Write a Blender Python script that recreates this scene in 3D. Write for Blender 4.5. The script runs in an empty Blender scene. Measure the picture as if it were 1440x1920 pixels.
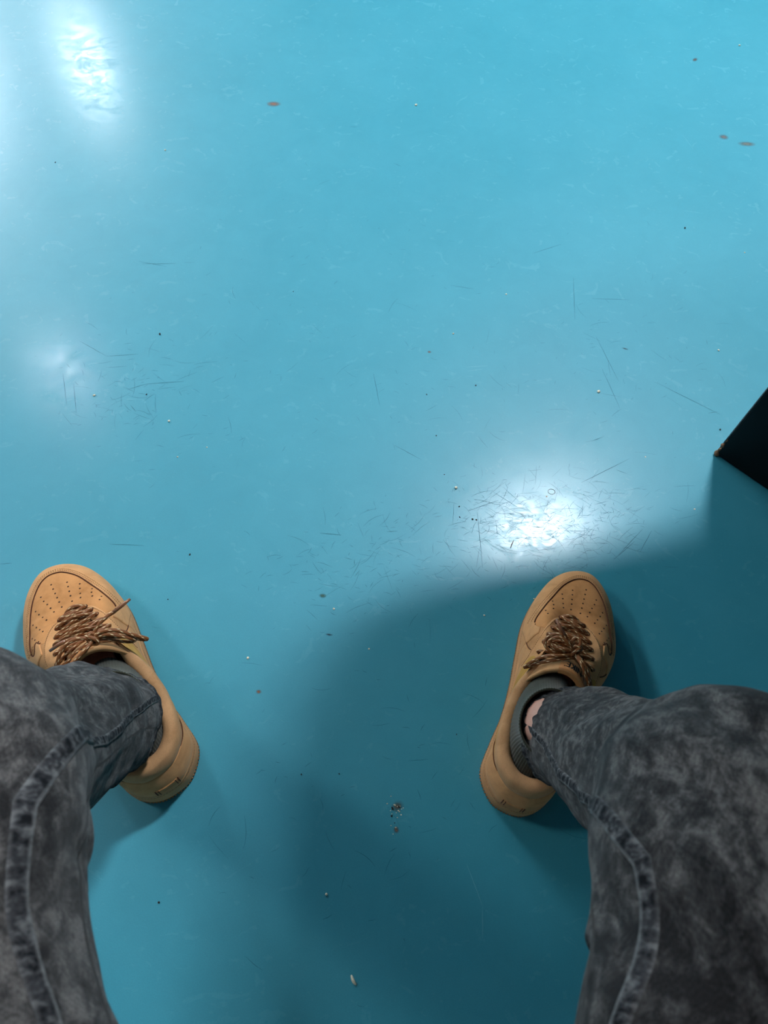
import bpy, bmesh, math, random
import numpy as np
from mathutils import Vector, Matrix, noise
from mathutils.bvhtree import BVHTree
PI = math.pi
rnd = random.Random(7)
SC = bpy.context.scene
COL = SC.collection

# ------------------------------------------------------------------ camera
H = 0.88
cam_d = bpy.data.cameras.new('camera'); cam = bpy.data.objects.new('camera', cam_d); COL.objects.link(cam)
SC.camera = cam
FPX = 1400.0
d = Vector((650-720, -(1710-960), -FPX)).normalized()
zc = -d; up = Vector((0, 1, 0)); yc = (up - zc*up.dot(zc)).normalized(); xc = yc.cross(zc)
R = Matrix((xc, yc, zc))                       # camera -> world rotation
cam.matrix_world = Matrix.Translation((0, 0, H)) @ R.to_4x4()
cam_d.sensor_fit = 'VERTICAL'; cam_d.sensor_height = 36.0; cam_d.lens = FPX/1920*36.0
cam_d.clip_start = 0.02
cam_d.dof.use_dof = True; cam_d.dof.focus_distance = 0.90; cam_d.dof.aperture_fstop = (cam_d.lens)/2.2
def floor_at(px, py, z=0.0):
    """the floor point that lies under a place of the photograph"""
    r = R @ Vector((px-720, -(py-960), -FPX)); t = (z-H)/r.z
    return Vector((r.x*t, r.y*t, z))
# ------------------------------------------------------------------ world, light, exposure
w = bpy.data.worlds.new('room_air'); SC.world = w; w.use_nodes = True
w.node_tree.nodes['Background'].inputs[0].default_value = (0.62, 0.80, 1.0, 1)
w.node_tree.nodes['Background'].inputs[1].default_value = 0.06
vs = SC.view_settings
vs.view_transform = 'Standard'; vs.look = 'None'; vs.gamma = 1.0; vs.use_curve_mapping = False
vs.exposure = 0.0
CEIL = 2.7
# ceiling lamps: x, y, size x, size y, radiance, heading, colour
LAMPS = [(1.03, 1.775, 0.36, 0.19, 370.0, 0.10, (0.90, 0.95, 1.0)),
         (-2.0, 5.8, 0.13, 0.30, 480.0, 0.15, (0.93, 0.97, 1.0)),
         (-1.68, 2.85, 0.07, 0.20, 320.0, 0.0, (0.93, 0.97, 1.0)),
         (-3.1, 5.3, 0.60, 1.90, 58.0, 0.0, (0.90, 0.94, 1.0)),  # added panel, only there to spread a broad sheen over the floor
         (-2.5, 1.1, 0.50, 0.50, 42.0, 0.0, (1.0, 0.98, 0.97)),
         (2.9, 2.2, 0.50, 0.50, 45.0, 0.0, (1.0, 0.98, 0.96))]  # added fill panel that softens the edge of the desk's shadow
# ------------------------------------------------------------------ helpers
def srgb(r, g, b):
    f = lambda c: (c/255/12.92) if c/255 <= 0.04045 else ((c/255+0.055)/1.055)**2.4
    return (f(r), f(g), f(b), 1.0)
def link(o, parent=None):
    COL.objects.link(o)
    if parent is not None: o.parent = parent
    return o
def tag(o, label=None, cat=None, group=None, kind=None):
    if label: o['label'] = label
    if cat: o['category'] = cat
    if group: o['group'] = group
    if kind: o['kind'] = kind
    return o
def empty(name, loc=(0, 0, 0), rz=0.0):
    o = bpy.data.objects.new(name, None); o.empty_display_size = 0.05
    o.location = loc; o.rotation_euler = (0, 0, rz); return link(o)
def mesh(name, verts, faces, m, parent=None, smooth=True, uv=None):
    me = bpy.data.meshes.new(name)
    me.from_pydata([tuple(v) for v in verts], [], [tuple(int(i) for i in f) for f in faces]); 
    if uv is not None:
        lay = me.uv_layers.new(name='UVMap')
        idx = np.empty(len(me.loops), dtype=np.int32); me.loops.foreach_get('vertex_index', idx)
        lay.data.foreach_set('uv', np.asarray(uv, dtype=np.float32)[idx].ravel())
    me.materials.append(m)
    if smooth: me.polygons.foreach_set('use_smooth', [True]*len(me.polygons))
    me.update()
    return link(bpy.data.objects.new(name, me), parent)
class MB:
    """collects pieces that become one mesh"""
    def __init__(s): s.v = []; s.f = []; s.uv = []
    def add(s, v, f, uv=None):
        o = len(s.v); s.v += [tuple(a) for a in v]; s.f += [tuple(i+o for i in a) for a in f]
        s.uv += [tuple(a) for a in (uv if uv is not None else [(0, 0)]*len(v))]
    def build(s, name, m, parent=None, smooth=True): return mesh(name, s.v, s.f, m, parent, smooth, s.uv)
def box_bm(bm, x0, x1, y0, y1, z0, z1, bev=0.0):
    r = bmesh.ops.create_cube(bm, size=1.0)
    for v in r['verts']:
        v.co = Vector((x0+(x1-x0)*(v.co.x+.5), y0+(y1-y0)*(v.co.y+.5), z0+(z1-z0)*(v.co.z+.5)))
    if bev:
        es = list({e for v in r['verts'] for e in v.link_edges})
        bmesh.ops.bevel(bm, geom=es, offset=bev, segments=2, affect='EDGES', profile=0.6)
def bm_obj(name, bm, m, parent=None, smooth=False):
    me = bpy.data.meshes.new(name); bm.to_mesh(me); bm.free(); me.materials.append(m)
    if smooth: me.polygons.foreach_set('use_smooth', [True]*len(me.polygons))
    return link(bpy.data.objects.new(name, me), parent)
def box(name, a, m, parent=None, bev=0.0):
    bm = bmesh.new(); box_bm(bm, *a, bev=bev); return bm_obj(name, bm, m, parent)
def catmull(P, n, closed=False):
    P = np.asarray(P, float); k = len(P); out = []
    segs = k if closed else k-1
    for i in range(segs):
        if closed: p0, p1, p2, p3 = P[(i-1) % k], P[i], P[(i+1) % k], P[(i+2) % k]
        else: p0, p1, p2, p3 = P[max(i-1, 0)], P[i], P[i+1], P[min(i+2, k-1)]
        for j in range(n):
            t = j/n
            out.append(.5*((2*p1)+(-p0+p2)*t+(2*p0-5*p1+4*p2-p3)*t*t+(-p0+3*p1-3*p2+p3)*t**3))
    if not closed: out.append(P[-1])
    return np.array(out)
def tube(mb, pts, r, sides=8, flat=1.0, u0=0.0, caps=True):
    """round cord along pts; r may be a list; uv = (metres along, 0..1 around)"""
    pts = [Vector(p) for p in pts]; n = len(pts)
    rr = r if hasattr(r, '__len__') else [r]*n
    T = [(pts[min(i+1, n-1)]-pts[max(i-1, 0)]).normalized() for i in range(n)]
    a = Vector((0, 0, 1)) if abs(T[0].z) < .9 else Vector((1, 0, 0))
    N = (a - T[0]*a.dot(T[0])).normalized(); v = []; uv = []; f = []; L = u0
    for i in range(n):
        N = (N - T[i]*N.dot(T[i])).normalized(); B = T[i].cross(N)
        if i: L += (pts[i]-pts[i-1]).length
        for k in range(sides+1):
            q = 2*PI*k/sides
            v.append(pts[i]+(N*math.sin(q)*flat+B*math.cos(q))*rr[i]); uv.append((L, k/sides))
    S = sides+1
    for i in range(n-1):
        for k in range(sides):
            f.append((i*S+k, i*S+k+1, (i+1)*S+k+1, (i+1)*S+k))
    if caps:
        f.append(tuple(range(sides-1, -1, -1))); f.append(tuple((n-1)*S+k for k in range(sides)))
    mb.add(v, f, uv)

# ------------------------------------------------------------------ materials
def new_mat(name):
    m = bpy.data.materials.new(name); m.use_nodes = True
    nt = m.node_tree; return m, nt, nt.nodes['Principled BSDF']
def nd(nt, t, **kw):
    n = nt.nodes.new(t)
    for k, v in kw.items():
        if k in n.inputs.keys() if isinstance(k, str) else False: n.inputs[k].default_value = v
        else: setattr(n, k, v)
    return n
def ramp(nt, fac, stops):
    r = nt.nodes.new('ShaderNodeValToRGB'); e = r.color_ramp.elements
    while len(e) < len(stops): e.new(0.5)
    for i, (p, c) in enumerate(stops):
        e[i].position = p; e[i].color = c if len(c) == 4 else (*c, 1)
    nt.links.new(fac, r.inputs[0]); return r
def noise_n(nt, vec, scale, detail=3.0, rough=.55, dist=0.0):
    n = nt.nodes.new('ShaderNodeTexNoise')
    n.inputs['Scale'].default_value = scale; n.inputs['Detail'].default_value = detail
    n.inputs['Roughness'].default_value = rough; n.inputs['Distortion'].default_value = dist
    if vec is not None: nt.links.new(vec, n.inputs['Vector'])
    return n
def mapping(nt, vec, scale=(1, 1, 1), rot=(0, 0, 0)):
    n = nt.nodes.new('ShaderNodeMapping'); n.inputs['Scale'].default_value = scale; n.inputs['Rotation'].default_value = rot
    nt.links.new(vec, n.inputs['Vector']); return n.outputs[0]
def mixc(nt, fac, a, b, mode='MIX'):
    n = nt.nodes.new('ShaderNodeMix'); n.data_type = 'RGBA'; n.blend_type = mode
    for s, x in ((n.inputs[0], fac), (n.inputs[6], a), (n.inputs[7], b)):
        if hasattr(x, 'links'): nt.links.new(x, s)
        else: s.default_value = x
    return n.outputs[2]
def math_n(nt, op, a, b=0.0, clamp=False):
    n = nt.nodes.new('ShaderNodeMath'); n.operation = op; n.use_clamp = clamp
    for s, x in ((n.inputs[0], a), (n.inputs[1], b)):
        if hasattr(x, 'links'): nt.links.new(x, s)
        else: s.default_value = x
    return n.outputs[0]
def bump(nt, bsdf, h, strength, dist):
    b = nt.nodes.new('ShaderNodeBump'); b.inputs['Strength'].default_value = strength; b.inputs['Distance'].default_value = dist
    nt.links.new(h, b.inputs['Height']); nt.links.new(b.outputs[0], bsdf.inputs['Normal']); return b
def plain(name, col, rough=.6, noise_amt=.06, scale=40, bumpd=0.0, metallic=0.0, spec=.5, sheen=0.0):
    m, nt, b = new_mat(name)
    tc = nt.nodes.new('ShaderNodeTexCoord')
    n = noise_n(nt, tc.outputs['Object'], scale, 4)
    lo = tuple(c*(1-noise_amt*2) for c in col[:3])+(1,); hi = tuple(min(1, c*(1+noise_amt*2)) for c in col[:3])+(1,)
    r = ramp(nt, n.outputs[0], [(.3, lo), (.7, hi)]); nt.links.new(r.outputs[0], b.inputs['Base Color'])
    b.inputs['Roughness'].default_value = rough; b.inputs['Metallic'].default_value = metallic
    b.inputs['Specular IOR Level'].default_value = spec
    if sheen:
        b.inputs['Sheen Weight'].default_value = sheen; b.inputs['Sheen Roughness'].default_value = .5
    if bumpd: bump(nt, b, n.outputs[0], .6, bumpd)
    return m
def suede(name, col, dirt=0.25, fine=2200, spec=.15):
    """brushed nubuck: soft cloudy nap, fine grain, worn smudges"""
    m, nt, b = new_mat(name); tc = nt.nodes.new('ShaderNodeTexCoord'); o = tc.outputs['Object']
    cloud = noise_n(nt, o, 38, 5, .6, .6); grain = noise_n(nt, o, fine, 2, .6)
    dk = tuple(c*k for c, k in zip(col[:3], (.78, .74, .68)))+(1,); lt = tuple(min(1, c*1.14) for c in col[:3])+(1,)
    r = ramp(nt, cloud.outputs[0], [(.28, dk), (.5, col), (.75, lt)])
    sm = noise_n(nt, mapping(nt, o, (1, .6, 2)), 22, 4, .6, 1.2)
    s2 = ramp(nt, sm.outputs[0], [(.52, (0, 0, 0)), (.72, (dirt, dirt, dirt))])
    c = mixc(nt, s2.outputs[0], r.outputs[0], tuple(c*k for c, k in zip(col[:3], (.50, .50, .48)))+(1,))
    g = ramp(nt, grain.outputs[0], [(.3, (.86, .86, .86)), (.7, (1.08, 1.08, 1.08))])
    c = mixc(nt, 1.0, c, g.outputs[0], 'MULTIPLY')
    nt.links.new(c, b.inputs['Base Color'])
    b.inputs['Roughness'].default_value = .9; b.inputs['Specular IOR Level'].default_value = spec
    b.inputs['Sheen Weight'].default_value = .18; b.inputs['Sheen Roughness'].default_value = .4
    b.inputs['Sheen Tint'].default_value = (1, .86, .7, 1)
    hh = mixc(nt, .25, grain.outputs[0], cloud.outputs[0]); bump(nt, b, hh, .5, .0004)
    return m
def denim(name, dark, mid, light):
    """stone washed black denim; uv in metres: u along the leg, v around it"""
    m, nt, b = new_mat(name); tc = nt.nodes.new('ShaderNodeTexCoord'); uv = tc.outputs['UV']
    big = noise_n(nt, uv, 14, 4, .62, .5)
    mot = noise_n(nt, mapping(nt, uv, (1, 1.25, 1)), 75, 5, .72, .35)
    fin = noise_n(nt, mapping(nt, uv, (1, 2.6, 1), (0, 0, .6)), 900, 2, .7)
    k = math_n(nt, 'ADD', math_n(nt, 'MULTIPLY', big.outputs[0], .38), math_n(nt, 'MULTIPLY', mot.outputs[0], .62))
    r = ramp(nt, k, [(.42, dark), (.5, mid), (.585, light)])
    wv = nt.nodes.new('ShaderNodeTexWave'); wv.wave_type = 'BANDS'; wv.bands_direction = 'DIAGONAL'
    wv.inputs['Scale'].default_value = 210; wv.inputs['Distortion'].default_value = 1.5; wv.inputs['Detail'].default_value = 1
    nt.links.new(uv, wv.inputs['Vector'])
    t = math_n(nt, 'ADD', math_n(nt, 'MULTIPLY', wv.outputs[1], .07), math_n(nt, 'MULTIPLY', fin.outputs[0], 1.2))
    g = ramp(nt, t, [(.42, (.45, .45, .45)), (.92, (1.6, 1.6, 1.6))])
    c = mixc(nt, 1.0, r.outputs[0], g.outputs[0], 'MULTIPLY'); nt.links.new(c, b.inputs['Base Color'])
    b.inputs['Roughness'].default_value = .92; b.inputs['Specular IOR Level'].default_value = .12
    b.inputs['Sheen Weight'].default_value = .12
    bump(nt, b, math_n(nt, 'ADD', t, math_n(nt, 'MULTIPLY', mot.outputs[0], 1.2)), .7, .0006)
    return m
def seam_mat(name, dark, mid, light, across=(0.10, 0.30)):
    """felled seam: pale worn edge, puckered dark and light ribs; uv: u metres along, v 0..1 across"""
    m, nt, b = new_mat(name); tc = nt.nodes.new('ShaderNodeTexCoord'); uv = tc.outputs['UV']
    sx = nt.nodes.new('ShaderNodeSeparateXYZ'); nt.links.new(uv, sx.inputs[0])
    nz = noise_n(nt, mapping(nt, uv, (1, .006, 1)), 230, 3, .6, .3)
    r = ramp(nt, nz.outputs[0], [(.38, dark), (.52, mid), (.66, light)])
    ed = ramp(nt, sx.outputs[1], [(0, (1, 1, 1)), (across[0], (1, 1, 1)), (across[1], (0, 0, 0)), (.86, (0, 0, 0)), (1.0, (.45, .45, .45))])
    f2 = noise_n(nt, mapping(nt, uv, (1, .01, 1)), 500, 2, .6)
    e2 = math_n(nt, 'MULTIPLY', ed.outputs[0], ramp(nt, f2.outputs[0], [(.3, (.35, .35, .35)), (.7, (1, 1, 1))]).outputs[0])
    c = mixc(nt, e2, r.outputs[0], tuple(min(1, x*2.0) for x in light[:3])+(1,)); nt.links.new(c, b.inputs['Base Color'])
    b.inputs['Roughness'].default_value = .92; b.inputs['Specular IOR Level'].default_value = .1
    bump(nt, b, nz.outputs[0], .8, .0012)
    return m
def floor_mat():
    m, nt, b = new_mat('blue_vinyl'); tc = nt.nodes.new('ShaderNodeTexCoord'); o = tc.outputs['Object']
    big = noise_n(nt, o, 3.2, 4, .6, .4); mid = noise_n(nt, o, 17, 5, .65, .8); fin = noise_n(nt, o, 900, 2, .6)
    k = math_n(nt, 'ADD', math_n(nt, 'MULTIPLY', big.outputs[0], .55), math_n(nt, 'MULTIPLY', mid.outputs[0], .45))
    r = ramp(nt, k, [(.3, (.040, .310, .410, 1)), (.7, (.055, .350, .458, 1))])
    g = ramp(nt, fin.outputs[0], [(.3, (.93, .93, .93)), (.7, (1.05, 1.05, 1.05))])
    c = mixc(nt, 1.0, r.outputs[0], g.outputs[0], 'MULTIPLY'); nt.links.new(c, b.inputs['Base Color'])
    scuff = noise_n(nt, mapping(nt, o, (1, 1.3, 1)), 26, 6, .7, 1.6)
    nt.links.new(ramp(nt, scuff.outputs[0], [(.35, (.16, .16, .16)), (.65, (.29, .29, .29))]).outputs[0], b.inputs['Coat Roughness'])
    rr = ramp(nt, math_n(nt, 'ADD', math_n(nt, 'MULTIPLY', scuff.outputs[0], .6), math_n(nt, 'MULTIPLY', big.outputs[0], .4)),
              [(.3, (.46, .46, .46)), (.7, (.60, .60, .60))])
    nt.links.new(rr.outputs[0], b.inputs['Roughness']); b.inputs['IOR'].default_value = 1.5
    b.inputs['Coat Weight'].default_value = .46; b.inputs['Coat Roughness'].default_value = .18; b.inputs['Coat IOR'].default_value = 1.45
    # hair-fine wear lines: distorted cell edges, in the relief only
    vo = nt.nodes.new('ShaderNodeTexVoronoi'); vo.feature = 'DISTANCE_TO_EDGE'; vo.inputs['Scale'].default_value = 60
    dn = noise_n(nt, o, 25, 3, .6); mv = mixc(nt, .06, o, dn.outputs[1]); nt.links.new(mv, vo.inputs['Vector'])
    ln = ramp(nt, vo.outputs['Distance'], [(0, (0, 0, 0)), (.03, (1, 1, 1))])
    wavy = noise_n(nt, o, 5.5, 2, .5)
    hh = math_n(nt, 'ADD', math_n(nt, 'MULTIPLY', ln.outputs[0], .10), math_n(nt, 'ADD', math_n(nt, 'MULTIPLY', scuff.outputs[0], .25), math_n(nt, 'MULTIPLY', fin.outputs[0], .12)))
    bump(nt, b, hh, .35, .0006)
    return m
def emit(name, col, s):
    m = bpy.data.materials.new(name); m.use_nodes = True; nt = m.node_tree; nt.nodes.clear()
    e = nt.nodes.new('ShaderNodeEmission'); o = nt.nodes.new('ShaderNodeOutputMaterial')
    e.inputs[0].default_value = (*col, 1); e.inputs[1].default_value = s; nt.links.new(e.outputs[0], o.inputs[0]); return m

M = dict(
    floor=floor_mat(), wall=plain('painted_wall', (.42, .42, .42, 1), .8, .02, 3), ceil=plain('ceiling_board', (.36, .36, .38, 1), .9, .02, 5),
    trim=plain('dark_trim', (.06, .06, .065, 1), .5, .05, 8), lamp_rim=plain('lamp_rim', (.6, .6, .6, 1), .4, .02, 8),
    black=plain('black_laminate', (.0016, .0018, .0030, 1), .5, .10, 60, .00008, spec=.2), chip=plain('chipped_board', (.20, .105, .055, 1), .85, .25, 500, .0005),
    edge=plain('pale_edge_band', (.10, .11, .12, 1), .35, .2, 120), under=plain('desk_board', (.030, .030, .033, 1), .6, .1, 30),
    chair_shell=plain('chair_shell', (.05, .05, .055, 1), .5, .06, 30), steel=plain('brushed_steel', (.45, .45, .46, 1), .32, .04, 60, metallic=1.0),
    skin=plain('skin', srgb(218, 168, 148), .55, .06, 60, .0002), hair=plain('dark_hair', (.02, .014, .010, 1), .6, .2, 200, .001),
    wool=plain('charcoal_knit', (.035, .035, .038, 1), .9, .15, 260, .001, sheen=.2),
    toe=suede('toe_nubuck', srgb(212, 150, 95)), over=suede('overlay_nubuck', srgb(217, 160, 108), .18), quarter=suede('quarter_nubuck', srgb(204, 148, 98), .34),
    collar=suede('collar_nubuck', srgb(206, 157, 112), .20, 1400), tongue=suede('tongue_nubuck', srgb(216, 166, 116), .1),
    mustard=suede('mustard_nubuck', srgb(200, 150, 70), .12), gum=plain('gum_rubber', srgb(206, 150, 100), .62, .035, 90, .00015, spec=.3),
    gum_dark=plain('gum_tread', srgb(176, 126, 82), .7, .06, 200), label=plain('smooth_tan_patch', srgb(212, 148, 92), .45, .04, 300),
    groove=plain('cut_leather_edge', srgb(88, 46, 24), .9, .1, 300), hole=plain('punched_hole', srgb(52, 28, 18), .95, .1, 300),
    thread=plain('tan_thread', srgb(150, 104, 60), .8, .1, 500), lining=plain('dark_lining', (.006, .006, .006, 1), .95, .1, 200),
    ink=plain('black_print', (.01, .01, .014, 1), .6, .05, 300), aglet=plain('clear_brown_aglet', srgb(150, 98, 66), .18, .05, 200, spec=.8),
    crumb=plain('pale_crumb', srgb(232, 225, 200), .7, .1, 900), grit=plain('dark_grit', (.012, .011, .010, 1), .8, .1, 900),
    scratch=plain('scratch_line', (.012, .115, .15, 1), .6, .15, 200, spec=.2), scratch_pale=plain('pale_scratch', (.16, .46, .56, 1), .6, .1, 200),
)
DK, MD, LT = srgb(37, 35, 36), srgb(67, 65, 65), srgb(112, 108, 106)
M['denim'] = denim('washed_denim', DK, MD, LT)
M['seam'] = seam_mat('denim_seam', srgb(28, 29, 32), srgb(66, 66, 69), srgb(112, 112, 112))
M['hem'] = seam_mat('denim_hem', srgb(34, 35, 39), srgb(58, 60, 63), srgb(96, 97, 98), (.03, .11))
def sock_mat():
    m, nt, b = new_mat('ribbed_sock'); tc = nt.nodes.new('ShaderNodeTexCoord')
    n = noise_n(nt, mapping(nt, tc.outputs['UV'], (1, 1, 1)), 60, 3)
    r = ramp(nt, n.outputs[0], [(.3, srgb(44, 46, 34)), (.7, srgb(66, 68, 52))]); nt.links.new(r.outputs[0], b.inputs['Base Color'])
    b.inputs['Roughness'].default_value = .95; b.inputs['Sheen Weight'].default_value = .3; return m
M['sock'] = sock_mat()
def lace_mat():
    m, nt, b = new_mat('flecked_rope_lace'); tc = nt.nodes.new('ShaderNodeTexCoord'); uv = tc.outputs['UV']
    sx = nt.nodes.new('ShaderNodeSeparateXYZ'); nt.links.new(uv, sx.inputs[0])
    a = math_n(nt, 'FRACT', math_n(nt, 'ADD', math_n(nt, 'MULTIPLY', sx.outputs[0], 90), math_n(nt, 'MULTIPLY', sx.outputs[1], 2.0)))
    f1 = math_n(nt, 'LESS_THAN', a, .24)
    bb = math_n(nt, 'FRACT', math_n(nt, 'MULTIPLY', sx.outputs[1], 6.0)); f2 = math_n(nt, 'LESS_THAN', bb, .5)
    cc = math_n(nt, 'FRACT', math_n(nt, 'ADD', math_n(nt, 'MULTIPLY', sx.outputs[0], 420), math_n(nt, 'MULTIPLY', sx.outputs[1], 8.0)))
    col = mixc(nt, cc, srgb(116, 66, 32), srgb(158, 98, 52))
    fl = math_n(nt, 'MULTIPLY', f1, f2)
    nt.links.new(mixc(nt, fl, col, srgb(240, 216, 168)), b.inputs['Base Color'])
    b.inputs['Roughness'].default_value = .5; b.inputs['Specular IOR Level'].default_value = .4
    bump(nt, b, cc, .5, .0003); return m
M['lace'] = lace_mat()

# ------------------------------------------------------------------ the room
X0, X1, Y0, Y1 = -3.6, 3.6, -2.4, 8.0
floor = box('floor', (X0, X1, Y0, Y1, -.06, 0), M['floor']); floor['kind'] = 'structure'
for nm, a in (('wall_left', (X0-.1, X0, Y0, Y1, 0, CEIL)), ('wall_right', (X1, X1+.1, Y0, Y1, 0, CEIL)),
              ('wall_back', (X0-.1, X1+.1, Y1, Y1+.1, 0, CEIL)), ('wall_front', (X0-.1, X1+.1, Y0-.1, Y0, 0, CEIL))):
    box(nm, a, M['wall'])['kind'] = 'structure'
box('ceiling', (X0-.1, X1+.1, Y0-.1, Y1+.1, CEIL, CEIL+.1), M['ceil'])['kind'] = 'structure'
for nm, a in (('baseboard_left', (X0, X0+.015, Y0, Y1, 0, .09)), ('baseboard_right', (X1-.015, X1, Y0, Y1, 0, .09)),
              ('baseboard_back', (X0, X1, Y1-.015, Y1, 0, .09)), ('baseboard_front', (X0, X1, Y0, Y0+.015, 0, .09))):
    box(nm, a, M['trim'], bev=.003)['kind'] = 'structure'
LN = ['small ceiling lamp panel nearest the desk', 'narrow bright ceiling lamp panel far back on the left', 'slim dim ceiling lamp panel left of the room centre',
      'long added light panel on the left, making the broad floor sheen', 'square ceiling lamp panel on the left beside the seated person', 'square added light panel on the right, softening the desk shadow']
for i, (x, y, sx, sy, s, rz, c) in enumerate(LAMPS):
    t = empty('ceiling_lamp', (x, y, CEIL), rz); tag(t, LN[i], 'ceiling lamp')
    bm = bmesh.new()
    for q in ((-sx/2-.02, -sx/2, -sy/2-.02, sy/2+.02), (sx/2, sx/2+.02, -sy/2-.02, sy/2+.02), (-sx/2, sx/2, -sy/2-.02, -sy/2), (-sx/2, sx/2, sy/2, sy/2+.02)):
        box_bm(bm, *q, -.018, -.0005)
    bm_obj('frame', bm, M['lamp_rim'], t)
    box('diffuser', (-sx/2, sx/2, -sy/2, sy/2, -.012, -.001), emit('lamp_glow', c, s), t)

# ------------------------------------------------------------------ desk on the right: black pedestal + top
ds = empty('desk', (0.7, 0.55, 0)); tag(ds, 'black desk on the right with a chipped lower corner', 'desk')
c0 = Vector((.524, .564)); e1 = Vector((.718, -.696)); e2 = Vector((.696, .718))
def ped_pt(a, b, z): 
    p = c0+e1*a+e2*b; return (p.x-.7, p.y-.55, z)
def ped(name, a0, a1, b0, b1, z0, z1, m, bev):
    bm = bmesh.new(); vs_ = [bm.verts.new(ped_pt(a, b, z)) for z in (z0, z1) for a, b in ((a0, b0), (a1, b0), (a1, b1), (a0, b1))]
    for f in ((3, 2, 1, 0), (4, 5, 6, 7), (0, 1, 5, 4), (1, 2, 6, 5), (2, 3, 7, 6), (3, 0, 4, 7)): bm.faces.new([vs_[i] for i in f])
    if bev: bmesh.ops.bevel(bm, geom=list(bm.edges), offset=bev, segments=3, affect='EDGES')
    return bm_obj(name, bm, m, ds, True) if 0 else bm_obj(name, bm, m, ds)
ped('pedestal', 0, .46, 0, .40, 0, .70, M['black'], .0035)
# pale band along the vertical corner edge and the chipped bit near the floor
mb = MB(); tube(mb, [ped_pt(.0008, .0012, .03+.67*i/20) for i in range(21)], .0011, 6); mb.build('edge_band', M['edge'], ds)
mb = MB()
for z0, z1, r in ((.0005, .012, .0042), (.012, .019, .0020), (.021, .030, .0028), (.034, .040, .0014)):
    n = 6; pts = []; rr = []
    for i in range(n):
        u = i/(n-1); q = ped_pt(.0020+rnd.uniform(-.0006, .0010), .0014, z0+(z1-z0)*u); pts.append(q); rr.append(r*(.35+.65*math.sin(PI*min(1, u+.18)))+rnd.uniform(0, .0005))
    tube(mb, pts, rr, 7)
mb.build('chipped_corner', M['chip'], ds)
# desk top, curved edge, seen only mirrored in the floor
edge = catmull([(.20, -.25), (.20, .10), (.20, .45), (.23, .66), (.36, .740), (.62, .80), (.82, .97), (1.05, 1.22), (1.45, 1.30)], 6)
poly = [tuple(p) for p in edge]+[(1.45, -.25)]
bm = bmesh.new(); lo = [bm.verts.new((p[0]-.7, p[1]-.55, .70)) for p in poly]; hi = [bm.verts.new((p[0]-.7, p[1]-.55, .728)) for p in poly]
bm.faces.new(lo[::-1]); bm.faces.new(hi)
for i in range(len(poly)):
    j = (i+1) % len(poly); bm.faces.new((lo[i], lo[j], hi[j], hi[i]))
bm_obj('desk_top', bm, M['under'], ds)
for x, y in ((1.38, -.18), (1.38, 1.2)): box('leg', (x-.7-.025, x-.7+.025, y-.55-.025, y-.55+.025, 0, .70), M['black'], ds, .003)

# ------------------------------------------------------------------ chair behind the picture's lower edge
ch = empty('chair', (0, -.36, 0)); tag(ch, 'dark moulded chair with steel legs under the seated person', 'chair')
bm = bmesh.new(); box_bm(bm, -.23, .23, -.22, .20, .385, .415, .012); bm_obj('seat', bm, M['chair_shell'], ch, True)
bm = bmesh.new(); box_bm(bm, -.21, .21, -.285, -.255, .50, .86, .012); bm_obj('backrest', bm, M['chair_shell'], ch, True)
for sx in (-1, 1):
    mb = MB(); tube(mb, [(sx*.20, -.20, .39), (sx*.20, -.262, .45), (sx*.19, -.268, .62), (sx*.18, -.268, .84)], .011, 8); mb.build('back_upright', M['steel'], ch)
    for sy in (-1, 1):
        mb = MB(); tube(mb, [(sx*.19, sy*.17, .39), (sx*.225, sy*.21-.02, .01)], .012, 8); lg = mb.build('leg', M['steel'], ch)
        mb = MB(); tube(mb, [(sx*.2245, sy*.2095-.02, .016), (sx*.226, sy*.211-.02, 0.0)], .015, 10); mb.build('rubber_foot', M['trim'], lg)

# ------------------------------------------------------------------ sneakers
OUT = [(-2, 0), (20, 4), (37, 22), (44, 60), (47, 105), (55, 150), (66, 190), (67, 220), (58, 255), (38, 291), (14, 309), (-11, 305), (-32, 287), (-44, 258),
       (-49, 220), (-45, 180), (-40, 140), (-38, 100), (-41, 65), (-41, 30), (-22, 6)]
OPN = [(0, 17, 82), (17, 21, 82), (32, 38, 80), (38, 70, 77), (38, 101, 78), (32, 131, 88), (25, 154, 101), (21, 173, 92), (17, 190, 80), (11, 206, 70),
       (3, 213, 66), (-6, 213, 66), (-12, 206, 70), (-17, 190, 80), (-21, 173, 92), (-25, 154, 101), (-34, 131, 88), (-41, 101, 78), (-41, 70, 77), (-33, 38, 80), (-17, 21, 82)]
NS = 20; NT = 84
oc = catmull(OUT, NS, True); pc = catmull(OPN, NS, True); NTH = len(oc)
_tg = np.roll(oc, -3, 0)-np.roll(oc, 3, 0); ONR = np.stack([_tg[:, 1], -_tg[:, 0]], 1); ONR /= np.linalg.norm(ONR, axis=1, keepdims=True)
if ONR[0, 1] > 0: ONR = -ONR
def outdir(i):
    dv = oc[i]-pc[i][:2]; L_ = np.linalg.norm(dv); wt = min(1, max(0, (L_-15)/25)); v = ONR[i]*(1-wt)+dv/max(L_, 1e-6)*wt
    return v/np.linalg.norm(v)
def ztop(y): return 30 + 4*max(0, (150-y)/150) + 3.0*max(0, (y-250)/60)**2
def spring(y): return 5.0*max(0, (y-235)/75)**2
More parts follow.
